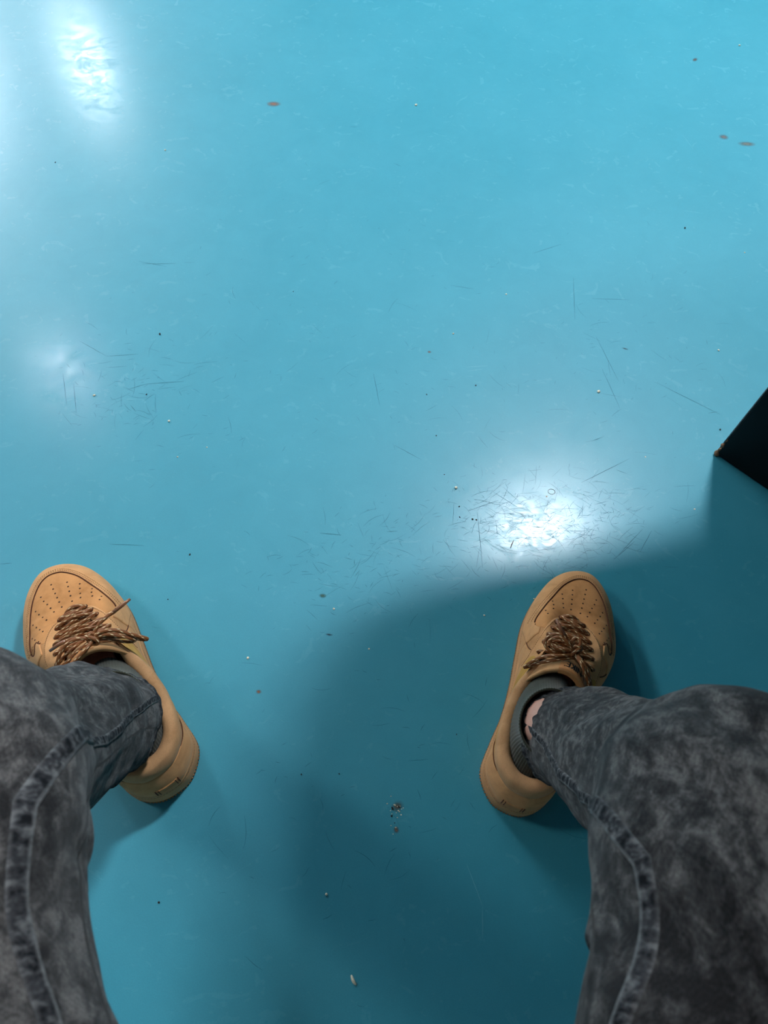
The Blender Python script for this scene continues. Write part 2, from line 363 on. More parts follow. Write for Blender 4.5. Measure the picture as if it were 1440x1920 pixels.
def surf(i, t):
    """upper surface in shoe millimetres: i is a (float) place around the outline, t 0 at the sole, 1 at the opening"""
    i0 = int(math.floor(i)) % NTH; fr = i-math.floor(i); i1 = (i0+1) % NTH
    o = oc[i0]*(1-fr)+oc[i1]*fr; q = pc[i0]*(1-fr)+pc[i1]*fr
    dv = o-q[:2]; dist = np.linalg.norm(dv); od = outdir(i0); dist = max(0.0, float(np.dot(dv, od)))
    z0 = ztop(o[1])-2
    P0 = np.array([o[0]-od[0]*2.5, o[1]-od[1]*2.5, z0]); top = min(1, max(0, (dist-18)/50))
    rise = q[2]-z0
    P1 = P0+np.array([0, 0, (13+3*top) if top > .5 else 13+rise*.18*(1-top*2)])+np.append(od, 0)*(1.2)
    P2 = q+np.append(od*dist*(.30+.28*top), 0)+np.array([0, 0, -rise*(.42*(1-top)+.10*top)])
    a = 1-t
    return a**3*P0+3*a*a*t*P1+3*a*t*t*P2+t**3*q
G = np.array([[surf(i, j/NT) for j in range(NT+1)] for i in range(NTH)])     # NTH x NT+1 x 3 mm
# smooth the field around the shoe a little
for _ in range(3): G = .25*np.roll(G, 1, 0)+.5*G+.25*np.roll(G, -1, 0)
# creases across the forefoot
for i in range(NTH):
    for j in range(NT+1):
        x, y, z = G[i, j]; tt = j/NT
        if tt > .15:
            cz = math.exp(-((y-224-.10*abs(x-8))/5)**2)+.8*math.exp(-((y-238-.12*abs(x-8))/4)**2)
            G[i, j, 2] += -.9*cz*min(1, (tt-.15)*3)+.7*noise.noise(Vector((x*.05, y*.05, z*.05)))
        G[i, j, 0] += .9*noise.noise(Vector((x*.03+9, y*.03, z*.045)))
def grid_normals(Gm):
    du = np.roll(Gm, -1, 0)-np.roll(Gm, 1, 0); dv = np.gradient(Gm, axis=1); n = np.cross(du, dv)
    n /= np.maximum(np.linalg.norm(n, axis=2, keepdims=True), 1e-9)
    return n
GN = grid_normals(G)
if (GN[:, NT//2, 2].mean()) < 0: GN = -GN
VP = G.reshape(-1, 3); VN = GN.reshape(-1, 3); S1 = NT+1
ii, jj = np.meshgrid(np.arange(NTH), np.arange(NT), indexing='ij')
a_ = (ii*S1+jj).ravel(); b_ = (((ii+1) % NTH)*S1+jj).ravel(); c_ = (((ii+1) % NTH)*S1+jj+1).ravel(); d_ = (ii*S1+jj+1).ravel()
QUADS = np.stack([a_, b_, c_, d_], 1)
TRI = np.concatenate([np.stack([a_, b_, c_], 1), np.stack([a_, c_, d_], 1)])
TT = np.tile(np.arange(S1)/NT, NTH); II = np.repeat(np.arange(NTH), S1)/NS
BV = BVHTree.FromPolygons([tuple(v) for v in VP], [tuple(int(k) for k in q) for q in QUADS])
def drop(x, y):
    h = BV.ray_cast(Vector((x, y, 300)), Vector((0, 0, -1)))
    if h[0] is None: return None
    n = h[1]; n = n if n.z > 0 else -n
    return np.array(h[0]), np.array(n)
def near(p):
    h = BV.find_nearest(Vector(p)); n = np.array(h[1]); c = np.array(h[0])
    if np.dot(n, c-np.array([c[0]*.2, min(max(c[1], 40), 260), 30])) < 0: n = -n
    return c, n
def poly_sd(px, py, poly):
    """signed distance to a polygon, negative inside"""
    P = np.asarray(poly, float); n = len(P); dmin = np.full(px.shape, 1e9); ins = np.zeros(px.shape, bool)
    for i in range(n):
        ax, ay = P[i]; bx, by = P[(i+1) % n]; ex, ey = bx-ax, by-ay; L = ex*ex+ey*ey+1e-12
        t = np.clip(((px-ax)*ex+(py-ay)*ey)/L, 0, 1); dmin = np.minimum(dmin, np.hypot(px-ax-ex*t, py-ay-ey*t))
        cnd = ((ay > py) != (by > py)); xx = ax+(py-ay)*ex/(ey if abs(ey) > 1e-9 else 1e-9); ins ^= (cnd & (px < xx))
    return np.where(ins, -dmin, dmin)
def clip_part(D, h, rim=1.2, skirt=.9):
    """cuts the region D<0 out of the upper and raises it h mm as a piece of leather with its own edge"""
    D = np.where(np.abs(D) < 1e-6, 1e-6, D); ins = D < 0; s = ins[TRI].sum(1)
    full = TRI[s == 3]; part = TRI[(s == 1) | (s == 2)]
    used = np.unique(np.concatenate([full.ravel(), part[ins[part]]])) if len(full) else np.unique(part[ins[part]])
    remap = {int(k): n for n, k in enumerate(used)}
    lift = h*np.sqrt(np.clip(-D/rim, .12, 1)) if h else np.zeros_like(D)
    V = [VP[k]+VN[k]*lift[k] for k in used]; F = [(remap[int(a)], remap[int(b)], remap[int(c)]) for a, b, c in full]
    cut = {}; low = {}; hb = h*math.sqrt(.12) if h else 0
    def cutv(a, b):
        k = (a, b) if a < b else (b, a)
        if k not in cut:
            t = D[a]/(D[a]-D[b]); p = VP[a]+(VP[b]-VP[a])*t; n = VN[a]+(VN[b]-VN[a])*t
            cut[k] = len(V); V.append(p+n*hb); low[cut[k]] = len(V); V.append(p-n*skirt)
        return cut[k]
    for tr in part:
        tr = [int(k) for k in tr]
        q = sum(ins[k] for k in tr)
        while not (ins[tr[0]] and (q == 1 or ins[tr[1]])): tr = tr[1:]+tr[:1]
        a, b, c = tr
        if q == 1: x, y = cutv(a, b), cutv(a, c); F.append((remap[a], x, y)); F.append((x, low[x], low[y], y))
        else: x, y = cutv(b, c), cutv(a, c); F.append((remap[a], remap[b], x, y)); F.append((x, low[x], low[y], y))
    return np.array(V), F
X, Y, Z = VP.T
TOE = catmull([(-40, 206), (-36, 226), (-28, 249), (-21, 267), (-13, 279), (-4, 287), (9, 289), (23, 280), (38, 257), (48, 231), (55, 210), (55, 202), (51, 200), (45, 209), (38, 200), (10, 192), (-30, 196)], 5, True)
EYE = catmull([(-38, 134), (-37, 158), (-32, 182), (-27, 202), (-20, 216), (-8, 223), (8, 223), (24, 217), (35, 203), (42, 183), (44, 162), (40, 134), (0, 126)], 5, True)
sd_toe = poly_sd(X, Y, TOE); sd_eye = poly_sd(X, Y, EYE)
sd_eye = np.maximum(sd_eye, (128-Y))
sd_eye = np.where(TT < .25, 5.0, sd_eye)
cx = 4.0
SW = catmull([(146, 93), (154, 91), (158, 79), (150, 63), (128, 51), (100, 52), (60, 62), (26, 73), (60, 72), (105, 67), (124, 72), (134, 80), (140, 89)], 4, True)
sd_sw = poly_sd(Y, Z, SW)
HEELP = [(-20, 20), (70, 20), (66, 40), (50, 52), (34, 62), (18, 66), (-20, 66)]
sd_heel = poly_sd(Y, Z, catmull(HEELP, 4, True))
rib = np.maximum(np.abs(X)-13.5, Y-40); sd_tab = np.maximum(rib, -(Z-47)); sd_box = np.maximum(np.maximum(np.abs(X)-12, Y-40), np.abs(Z-42.5)-5.5)
QP = catmull([(205, 20), (188, 44), (172, 60), (160, 80), (120, 110), (100, 110), (112, 66), (120, 46), (126, 20)], 4, True)
sd_quart = poly_sd(Y, Z, QP)
PARTS = [('toe_box', sd_toe, .25, M['toe'], 'perforated brushed toe panel'),
         ('upper', -sd_toe, 0.0, M['quarter'], None),
         ('toe_guard', np.maximum(np.maximum(-sd_toe-.0, 176+.35*(Z-40)-Y), np.where(TT > .70, 3.0, -3.0)), 1.3, M['over'], 'smooth stitched guard around the toe'),
         ('saddle_panel', np.maximum(sd_quart, np.where(TT > .97, 3., -30.)), .9, M['over'], None),
         ('eyestay', sd_eye, 2.1, M['over'], None),
         ('heel_counter', sd_heel, 1.2, M['over'], None),
         ('heel_tab', sd_box, 2.2, M['quarter'], None),
         ('side_emblem', np.maximum(sd_sw, -(X-cx)), 2.7, M['mustard'], 'mustard curved stripe'),
         ('side_emblem', np.maximum(sd_sw, (X-cx)), 2.7, M['mustard'], 'mustard curved stripe')]
CLIPPED = [(n, clip_part(D, h), m, l) for n, D, h, m, l in PARTS]

TEND = [0.0]
def tongue_pt(u, v, off=0.0):
    """u -1..1 across, v 0 at the toe end, 1 at the free top; mm"""
    yy = np.interp(v, [0, .3, .6, .85, 1], [216, 193, 169, 152, 141]); zz = np.interp(v, [0, .3, .6, .85, 1], [62, 80, 96, 108, 113.5])
    hw = np.interp(v, [0, .5, .8, 1], [12, 19, 29, 37]); dr = np.interp(v, [0, .5, .8, 1], [3, 6, 15, 25])
    x = 2+u*hw*(1-.06*u*u); y = yy-17*u*u*max(0, v-.5)*2; z = zz-dr*u*u+.8*noise.noise(Vector((u*2, v*3, 4)))
    y += TEND[0]*max(0, v-.5)*2; nx = u*2*dr/hw*.8; n = np.array([nx, .45, 1.0]); n /= np.linalg.norm(n)
    return np.array([x, y, z])+n*off

def ridge_line(mb, pts, r, off=0.0, sides=6, sgn=1):
    out = []
    for x, y in pts:
        h = drop(x, y)
        if h is None: continue
        out.append((h[0]+h[1]*off)*np.array([sgn, 1, 1])/1000)
    if len(out) > 2: tube(mb, out, r/1000, sides)
def stitches(mb, pts3, pitch, sgn, r=.38, off=.0):
    """short thread dashes along a 3d polyline (mm)"""
    pts3 = np.array(pts3); seg = np.linalg.norm(np.diff(pts3[:, :3], axis=0), axis=1); L = np.concatenate([[0], np.cumsum(seg)]); s = 0.0
    while s+pitch*.55 < L[-1]:
        q = [np.array([np.interp(s+pitch*.55*k/2, L, pts3[:, a]) for a in range(3)]) for k in range(3)]
        tube(mb, [p*np.array([sgn, 1, 1])/1000 for p in q], r/1000, 4); s += pitch

def sneaker(name, loc, deg, scale, sgn, label, lace_data):
    t = empty(name, loc, math.radians(deg)); t.scale = (scale*(.955 if sgn > 0 else 1.02), scale*(.975 if sgn > 0 else .985), scale); tag(t, label, 'sneaker', 'worn pair of tan sneakers')
    K = np.array([sgn, 1, 1])/1000.0; TEND[0] = 0.0 if sgn > 0 else 8.0
    def part(nm, V, F, m, lab=None, parent=None, smooth=True, uv=None):
        F2 = [tuple(reversed(f)) for f in F] if sgn < 0 else F
        o = mesh(nm, np.asarray(V)*K, F2, m, parent or t, smooth, uv)
        if lab: o['label'] = lab
        return o
    objs = {}
    for nm, (V, F), m, lab in CLIPPED:
        o = part(nm, V, F, m, lab); objs.setdefault(nm, o)
    # punched holes of the toe panel
    rows = [(8, 274), (8, 266.5), (8, 259), (8, 252), (8, 245), (8, 237.5), (-8, 266), (-7, 259), (-6, 252), (-5, 245.5), (-4, 238), (-19, 255), (-17, 248.5), (-15, 242), (-13.5, 236),
            (-28, 240), (-26, 234.5), (-25, 229), (-33, 223), (-30, 218.5), (23, 265), (22, 257), (20, 250), (18.5, 243), (17, 236), (34, 251), (32, 244), (29.5, 237), (27, 230.5),
            (42, 236), (39.5, 229.5), (37, 223), (34.5, 217.5), (48, 220), (45.5, 214.5), (42.5, 208)]
    mb = MB()
    for x, y in rows:
        h = drop(x, y)
        if h is None: continue
        n = h[1]; a = np.cross(n, [0, 1, 0]); a /= np.linalg.norm(a); b = np.cross(n, a); c = h[0]+n*.32
        vs_ = [c-n*.05]+[c+(a*math.cos(q)+b*math.sin(q))*1.05 for q in np.linspace(0, 2*PI, 10, endpoint=False)]+[h[0]-n*.6+(a*math.cos(q)+b*math.sin(q))*1.05 for q in np.linspace(0, 2*PI, 10, endpoint=False)]
        f = [(0, 1+k, 1+(k+1) % 10) for k in range(10)]+[(1+k, 11+k, 11+(k+1) % 10, 1+(k+1) % 10) for k in range(10)]
        mb.add([v*K for v in vs_], f)
    o = mb.build('perforations', M['hole'], objs['toe_box']); o['kind'] = 'stuff'
    # dark cut edge of the toe guard, stitching
    mb = MB(); pts = [p for p in TOE if not (p[1] < 205 and -36 < p[0] < 44)]
    i0 = [k for k in range(len(TOE)) if TOE[k][1] > 204 and TOE[k][0] < -30][0]
    ring = [TOE[(i0+k) % len(TOE)] for k in range(len(TOE))]; ring = [p for p in ring if p[1] > 203 or p[0] > 44]
    ridge_line(mb, ring, .75, .75, 6, sgn); mb.build('cut_edge', M['groove'], objs['toe_guard'])
    mb = MB()
    for off in (2.6, 5.0):
        cen = np.array([5, 215.]); P3 = []
        for p in ring:
            dv = p-cen; q = p+dv/np.linalg.norm(dv)*off; h = drop(*q)
            if h is not None and p[1] > 206: P3.append(h[0]+h[1]*1.45)
        if len(P3) > 3: stitches(mb, P3, 2.6, sgn)
    o = mb.build('stitching', M['thread'], objs['toe_guard']); o['kind'] = 'stuff'
    mb = MB(); P3 = []
    for p in EYE:
        if p[1] < 136: continue
        q = np.array([2, 183.])+(p-np.array([2, 183.]))*.94; h = drop(*q)
        if h is not None: P3.append(h[0]+h[1]*2.3)
    # order: the curve starts medial back and runs round the front to the lateral back
    stitches(mb, P3, 2.5, sgn)
    o = mb.build('stitching', M['thread'], objs['eyestay']); o['kind'] = 'stuff'
    # cut edges of the side panels
    for side in (-1, 1):
        for cur in ([(203, 30), (190, 44), (176, 58), (167, 72)], [(66, 36), (58, 48), (44, 58), (26, 65)]):
            P3 = []; mb = MB()
            for yy, zz in catmull(cur, 8):
                h = BV.ray_cast(Vector((side*140, yy, zz)), Vector((-side, 0, 0)))
                if h[0] is not None: P3.append((np.array(h[0])+np.array([side*.9, 0, 0]))*K)
            if len(P3) > 3: tube(mb, P3, .00055, 5); mb.build('panel_edge', M['groove'], objs['upper'])
    # heel creases: pressed lines of the tab
    mb = MB()
    for xx in (-12.5, -9.5, 9.5, 12.5):
        P3 = []
        for zz in np.linspace(36, 48, 8):
            h = BV.ray_cast(Vector((xx, -60, zz)), Vector((0, 1, 0)))
            if h[0] is not None: P3.append((np.array(h[0])+np.array([0, -2.1, 0]))*K)
        if len(P3) > 3: tube(mb, P3, .0006, 5)
    mb.build('tab_crease', M['groove'], objs['heel_tab'])
    # midsole: lofted around the outline
    prof = [(-14, 0.0), (-3.0, 0.0), (-.6, 1.2), (.2, 5), (.4, 14), (0, 22), (-.5, 24.0), (-1.1, 24.6), (-.5, 25.2), (-.9, 28.4), (-2.0, 30.0), (-4.5, 30.4), (-12, 29)]
    V = []; nn = len(oc); tang = np.roll(oc, -1, 0)-np.roll(oc, 1, 0); nor = np.stack([-tang[:, 1], tang[:, 0]], 1); nor /= np.linalg.norm(nor, axis=1, keepdims=True)
    if np.dot(nor[0], [0, -1]) < 0: nor = -nor
    for i in range(nn):
        o2 = oc[i]; zt = ztop(o2[1]); sp = spring(o2[1])
        for dx, zz in prof:
            V.append((o2[0]+nor[i, 0]*dx, o2[1]+nor[i, 1]*dx, sp*(1-zz/34)+zz/30.0*zt))
    S2 = len(prof); F = [(i*S2+k, ((i+1) % nn)*S2+k, ((i+1) % nn)*S2+k+1, i*S2+k+1) for i in range(nn) for k in range(S2-1)]
    F.append(tuple(i*S2 for i in range(nn))); F.append(tuple(i*S2+S2-1 for i in range(nn))[::-1])
    ms = part('midsole', V, F, M['gum'], 'pale gum rubber midsole')
    # stitch groove round the midsole
    mb = MB(); P3 = []
    for i in range(0, nn+1, 2):
        k = i % nn; zt = ztop(oc[k][1]); P3.append((oc[k][0]-nor[k, 0]*.55, oc[k][1]-nor[k, 1]*.55, 24.4/30*zt+.2*spring(oc[k][1])))
    stitches(mb, P3, 3.2, sgn, .42); mb.build('sole_stitching', M['gum_dark'], ms)['kind'] = 'stuff'
    # tread: ribbed outsole edge
    mb = MB(); arc = np.concatenate([[0], np.cumsum(np.linalg.norm(np.diff(np.vstack([oc, oc[:1]]), axis=0), axis=1))]); s = 0
    ocx = np.vstack([oc, oc[:1]]); nrx = np.vstack([nor, nor[:1]])
    while s < arc[-1]-1.5:
        q = [np.interp(s, arc, ocx[:, a]) for a in (0, 1)]; n2 = np.array([np.interp(s, arc, nrx[:, a]) for a in (0, 1)]); n2 /= np.linalg.norm(n2); tg = np.array([-n2[1], n2[0]])
        sp = spring(q[1]); v = []
        for dz in (0.2, 6.0):
            for a, b in ((-1.0, -3), (-1.0, .9), (1.0, .9), (1.0, -3)):
                p = np.array(q)+tg*a*.9+n2*(b-.3); v.append((p[0]*K[0], p[1]*K[1], (sp+dz)*K[2]))
        mb.add(v, [(0, 3, 2, 1), (4, 5, 6, 7), (0, 1, 5, 4), (1, 2, 6, 5), (2, 3, 7, 6), (3, 0, 4, 7)]); s += 3.4
    mb.build('tread', M['gum_dark'], ms, smooth=False)['kind'] = 'stuff'
    # padded collar
    seq = np.arange(int(15.4*NS), int(26.7*NS)); V = []; cp = [(-99, 0)]
    for n_, i in enumerate(seq):
        k = i % NTH; e = min(1, n_/26, (len(seq)-1-n_)/26); e = math.sin(e*PI/2)
        q = G[k, NT]; od = ONR[k]; od3 = np.append(od, 0); w_ = 1.0*noise.noise(Vector((q[0]*.06, q[1]*.06, 3)))
        for t_, up_ in ((.70, .3), (.76, 2.0), (.84, 2.9), (.92, 3.4)):
            jx = int(t_*NT); V.append(G[k, jx]+GN[k, jx]*(up_*e+.2+w_*.4))
        for a, b in ((2.4, 1.6), (.6, 3.4), (-3.5, 4.6), (-8, 4.0), (-11.4, .8), (-13.2, -5), (-13.4, -13), (-12, -26)):
            V.append(q+od3*(a*(.35+.65*e)+(w_ if a > -8 else 0))+np.array([0, 0, b*e if b > 0 else b]))
    S3 = 12; F = [(i*S3+k, (i+1)*S3+k, (i+1)*S3+k+1, i*S3+k+1) for i in range(len(seq)-1) for k in range(S3-1)]
    part('collar', V, F, M['collar'], 'padded soft collar, worn smooth')
    # insole
    V = [(4, 150, 40)]; N5 = 60
    for k in range(N5):
        i = int(k*NTH/N5); V.append((oc[i][0]*.80+.8, 150+(oc[i][1]-150)*.93, 38))
    part('insole', V, [(0, 1+k, 1+(k+1) % N5) for k in range(N5)], M['lining'])
    # lining wall seen inside the opening
    V = []; 
    for i in range(0, NTH, 4):
        for z in (64, 38): V.append((G[i, NT, 0]*.80 if z == 64 else oc[i][0]*.80, 150+(G[i, NT, 1]-150)*.90 if z == 64 else 150+(oc[i][1]-150)*.93, z))
    nl = len(V)//2; part('lining', V, [(2*i, 2*((i+1) % nl), 2*((i+1) % nl)+1, 2*i+1) for i in range(nl)], M['lining'])
    # tongue: a padded slab
    nu, nv = 34, 40; V = []; F = []
    for j in range(nv+1):
        for i in range(nu+1):
            u = -1+2*i/nu; v = j/nv; V.append(tongue_pt(u, v, 1.2+2.0*min(1, v*1.2)*(1-abs(u)**6)*(1-max(0, v-.93)*6)))
    for j in range(nv+1):
        for i in range(nu+1):
            u = -1+2*i/nu; v = j/nv; V.append(tongue_pt(u, v, -1.5-3.2*v*(1-abs(u)**6)*(1-max(0, v-.93)*6)))
    W = nu+1; o2 = W*(nv+1)
    for j in range(nv):
        for i in range(nu):
            a = j*W+i; F.append((a, a+1, a+W+1, a+W)); F.append((o2+a, o2+a+W, o2+a+W+1, o2+a+1))
    for j in range(nv):
        for i in (0, nu): a = j*W+i; F.append((a, a+W, o2+a+W, o2+a))
    for i in range(nu):
        for j in (0, nv): a = j*W+i; F.append((a, a+1, o2+a+1, o2+a))
    tg_ = part('tongue', V, F, M['tongue'])
    # smooth patch with the printed word and mark
    V = []; F = []; nu, nv = 20, 12; ua, ub, va, vb = -.22, .86, .80, 1.0
    for j in range(nv+1):
        for i in range(nu+1):
            u = ua+(ub-ua)*i/nu; v = va+(vb-va)*j/nv; V.append(tongue_pt(u, v, 4.1*(1-.25*abs(u)**3)-(2.2 if j == nv else 0)))
    for i in range(nu+1): V.append(tongue_pt(ua+(ub-ua)*i/nu, 1.012, -4.0))
    for j in range(nv+1):
        for i in range(nu): a = j*(nu+1)+i; F.append((a, a+1, a+nu+2, a+nu+1))
    pt_ = part('tongue_patch', V, F, M['label'], 'smooth orange tan patch with black print'.replace('orange tan', 'tan'))
    def onpatch(x, y):   # x: 0..1 along the reading direction, y: 0..1 letter height
        u = (.66-.80*x) if sgn > 0 else (-.14+.80*x); v = .835+.105*y
        return tongue_pt(u, v, 4.1*(1-.25*abs(u)**3)+.22)
    cu = bpy.data.curves.new('print', 'FONT'); cu.body = 'NIKE'; cu.size = 1.0; cu.resolution_u = 3
    tmp = bpy.data.objects.new('print', cu); COL.objects.link(tmp); dg = bpy.context.evaluated_depsgraph_get(); me = bpy.data.meshes.new_from_object(tmp.evaluated_get(dg))
    bpy.data.objects.remove(tmp)
    bm = bmesh.new(); bm.from_mesh(me); bmesh.ops.triangulate(bm, faces=bm.faces[:])
    co = np.array([v.co[:] for v in bm.verts]); mn = co.min(0); mx = co.max(0)
    vv = []
    for v in bm.verts:
        x = (v.co.x-mn[0])/(mx[0]-mn[0]); y = (v.co.y-mn[1])/(mx[1]-mn[1]); x = .16+.66*x+.06*y; vv.append(onpatch(x, y))
    fc = [tuple(v.index for v in f.verts) for f in bm.faces]; bm.free()
    # heavier strokes: the same outline once more, shifted a hair
    mbp = MB(); 
    for dx in (-.5, -.25, 0, .25, .5): mbp.add([(p+np.array([dx, 0, 0]))*K for p in vv], fc)
    sw = catmull([(.02, .95), (.0, .62), (.05, .40), (.13, .36), (.24, .62), (.13, .50), (.07, .56), (.05, .75)], 4, True)
    c = sw.mean(0); vv2 = [onpatch(c[0], c[1]-.08)]+[onpatch(*p) for p in sw]; mbp.add([p*K for p in vv2], [(0, 1+k, 1+(k+1) % len(sw)) for k in range(len(sw))])
    ringp = [(.93+.022*math.cos(q), .95+.10*math.sin(q)) for q in np.linspace(0, 2*PI, 13)]
    tube(mbp, [onpatch(*p)*K for p in ringp], .00022, 4)
    mbp.build('print', M['ink'], pt_, smooth=False)['label'] = 'black printed word NIKE with a curved tick'
    # eyelets and laces
    def eye(side, i):        # i 0..6 from the toe upwards
        th = (9.55-3.45*i/6) if side > 0 else (11.45+3.45*i/6)
        k = int(th*NS) % NTH; j = int(.915*NT) if i else int(.93*NT); return G[k, j]+GN[k, j]*2.2, GN[k, j]
    mb = MB()
    for side in (-1, 1):
        for i in range(7):
            p, n = eye(side, i); a = np.cross(n, [0, 1, 0]); a /= np.linalg.norm(a); b = np.cross(n, a)
            tube(mb, [(p+(a*math.cos(q)+b*math.sin(q))*2.3+n*.1)*K for q in np.linspace(0, 2*PI, 11)], .0007, 5)
    mb.build('eyelets', M['groove'], objs['eyestay'])['kind'] = 'stuff'
    mb = MB(); rl = random.Random(3+sgn)
    def strand(side, i, i2, hgt, jit=0.0, r=2.15, dy=0.0):
        p, n = eye(side, i); q, n2 = eye(-side, i2); P = [p-n*2.5, p+n*1.6]
        for t_ in (.22, .5, .78):
            m_ = p*(1-t_)+q*t_; v = np.interp(-m_[1], [-216, -193, -169, -152, -141], [0, .3, .6, .85, 1])
            zt = tongue_pt(np.clip((m_[0]-2)/30, -1, 1), v)[2]+4.2
            P.append(np.array([m_[0], m_[1]+dy*math.sin(PI*t_), max(zt, m_[2]+1.5)+hgt*math.sin(PI*t_)+rl.uniform(0, jit)]))
        P += [q+n2*1.6, q-n2*2.5]
        tube(mb, [p_*K for p_ in catmull(P, 6)], r/1000, 8, .82, rl.uniform(0, .1))
    strand(1, 0, 0, .5); 
    for i in range(6):
        strand(1, i, i+1, .6+.3*(i % 2), .6); strand(-1, i, i+1, 3.2+.4*(i % 2), .6)
        if i in (1, 3, 5): strand(1, i, i, 4.6, 1.0, dy=-3)
        if i in (0, 2, 4): strand(-1, i+1, i, 5.0, 1.0, dy=3)
    LD = np.array([0, -7, 0])
    for P in lace_data['bow']: tube(mb, [(np.array(p)+LD)*K for p in catmull(P, 8)], .0021, 8, .85, rl.uniform(0, .1))
    kx, ky, kz = lace_data['knot']
    for q0, tilt in ((0, 0), (1.3, 5)):   # wraps of the knot
        P = [(kx+4.2*math.cos(q)+tilt*.2, ky-7+5.5*math.sin(q+q0), kz+4.5*math.sin(q)*.7+2) for q in np.linspace(0, 2*PI, 15)]
        tube(mb, [np.array(p)*K for p in P], .0022, 8, 1)
    lc = mb.build('laces', M['lace'], t); lc['label'] = 'brown rope laces with cream flecks'
    for P in lace_data['tips']:
        mb = MB(); tube(mb, [(np.array(p)+LD)*K for p in P], [.0021]*(len(P)-1)+[.0015], 8); mb.build('aglet', M['aglet'], lc)
    return t

R_LACE = dict(knot=(6, 174, 112), bow=[
    # medial loop
    [(6, 174, 113), (-4, 180, 119), (-16, 184, 121), (-26, 180, 117), (-29, 172, 113), (-22, 166, 112), (-10, 168, 114), (6, 173, 112)],
    [(5, 173, 115), (-6, 177, 122), (-18, 179, 123), (-25, 173, 118), (-18, 168, 117), (-6, 170, 117), (5, 175, 114)],
    # strands running back over the medial side to the top eyelet
    [(4, 170, 113), (-10, 162, 116), (-24, 157, 112), (-34, 150, 104), (-40, 143, 96), (-36, 146, 94), (-24, 152, 106), (-8, 160, 113), (6, 168, 112)],
    # lateral loop hanging towards the ankle
    [(7, 172, 113), (14, 166, 117), (24, 158, 115), (33, 147, 107), (40, 138, 98), (42, 134, 92), (38, 140, 92), (30, 152, 104), (20, 162, 112), (8, 172, 111)],
    [(6, 176, 113), (8, 183, 119), (3, 188, 120), (-1, 183, 118), (4, 177, 114)],
    # loose end to the tip
    [(4, 174, 114), (-6, 180, 120), (-13, 185, 124)],
    [(7, 171, 114), (16, 161, 118), (26, 151, 113), (34, 145, 106)]],
    tips=[[(-12, 184, 123.5), (-19, 189, 127), (-27, 195, 130)], [(34, 145, 106), (38, 141, 103), (42, 136, 99)]])
L_LACE = dict(knot=(-10, 166, 113), bow=[
    [(-10, 166, 114), (-20, 166, 120), (-33, 160, 118), (-44, 150, 110), (-54, 142, 100), (-50, 145, 97), (-38, 152, 108), (-22, 160, 114), (-10, 167, 113)],
    [(-10, 166, 114), (-24, 161, 118), (-36, 152, 112), (-44, 146, 104), (-38, 148, 102), (-24, 156, 110), (-10, 163, 112)],
    [(-9, 167, 115), (2, 172, 120), (14, 172, 121), (26, 166, 115), (31, 160, 108), (22, 160, 109), (8, 163, 113), (-9, 166, 113)],
    [(-10, 165, 114), (0, 158, 118), (12, 154, 116), (26, 152, 108), (34, 150, 100), (24, 153, 104), (8, 158, 112), (-9, 164, 112)],
    [(-10, 168, 114), (-22, 174, 121), (-34, 176, 124), (-41, 176, 125)],
    [(-8, 168, 115), (4, 174, 120), (12, 176, 121)]],
    tips=[[(-40, 176, 125), (-50, 177, 127), (-60, 178, 129)], [(11, 176, 121), (20, 177, 120), (30, 178, 115)]])
RS = (0.1750, 0.0925, -23.3, 1.0); LS = (-0.1862, 0.1185, 33.2, 1.02)
sneaker('sneaker', (RS[0], RS[1], 0), RS[2], RS[3], 1, 'tan brushed leather sneaker on the right foot, in shade, pointing at the bright floor glare', R_LACE)
sneaker('sneaker', (LS[0], LS[1], 0), LS[2], LS[3], -1, 'tan brushed leather sneaker on the left foot, loose lace tip poking out inwards', L_LACE)

# ------------------------------------------------------------------ person
pr = empty('person', (0, -.36, 0)); tag(pr, 'seated person in washed black jeans looking down, legs apart', 'person')
PO = Vector((0, -.36, 0))
def shoe_pt(S, sgn, x, y, z):
    a = math.radians(S[2]); x *= sgn*S[3]/1000; y *= S[3]/1000
    return Vector((S[0]+x*math.cos(a)-y*math.sin(a), S[1]+x*math.sin(a)+y*math.cos(a), z*S[3]/1000))
def skinned(name, J, E, m, parent, sub=2, root=0):
    me = bpy.data.meshes.new(name); me.from_pydata([tuple(Vector(j[0])-PO) for j in J], E, []); o = bpy.data.objects.new(name, me); COL.objects.link(o)
    md = o.modifiers.new('s', 'SKIN'); md.use_smooth_shade = True
    for v, j in zip(me.skin_vertices[0].data, J):
        r = j[1]; v.radius = (r, r) if not hasattr(r, '__len__') else r
    me.skin_vertices[0].data[root].use_root = True
    s = o.modifiers.new('d', 'SUBSURF'); s.levels = sub; s.render_levels = sub
    dg = bpy.context.evaluated_depsgraph_get(); nm = bpy.data.meshes.new_from_object(o.evaluated_get(dg)); bpy.data.objects.remove(o)
    nm.materials.clear(); nm.materials.append(m); nm.polygons.foreach_set('use_smooth', [True]*len(nm.polygons)); nm.name = name
    return link(bpy.data.objects.new(name, nm), parent)
KNEE = {1: (.208, .000, .465), -1: (-.213, .018, .465)}
ANK = {1: shoe_pt(RS, 1, -1, 80, 116), -1: shoe_pt(LS, -1, 0, 78, 112)}
J = [((0, -.43, .50), .10), ((0, -.45, .60), .11), ((0, -.45, .72), .105), ((0, -.43, .86), .125), ((0, -.42, .98), .10), ((0, -.41, 1.05), .055), ((0, -.385, 1.11), .056),
     ((0, -.365, 1.17), .085), ((0, -.355, 1.23), .088), ((0, -.36, 1.28), .05)]
E = [(i, i+1) for i in range(9)]
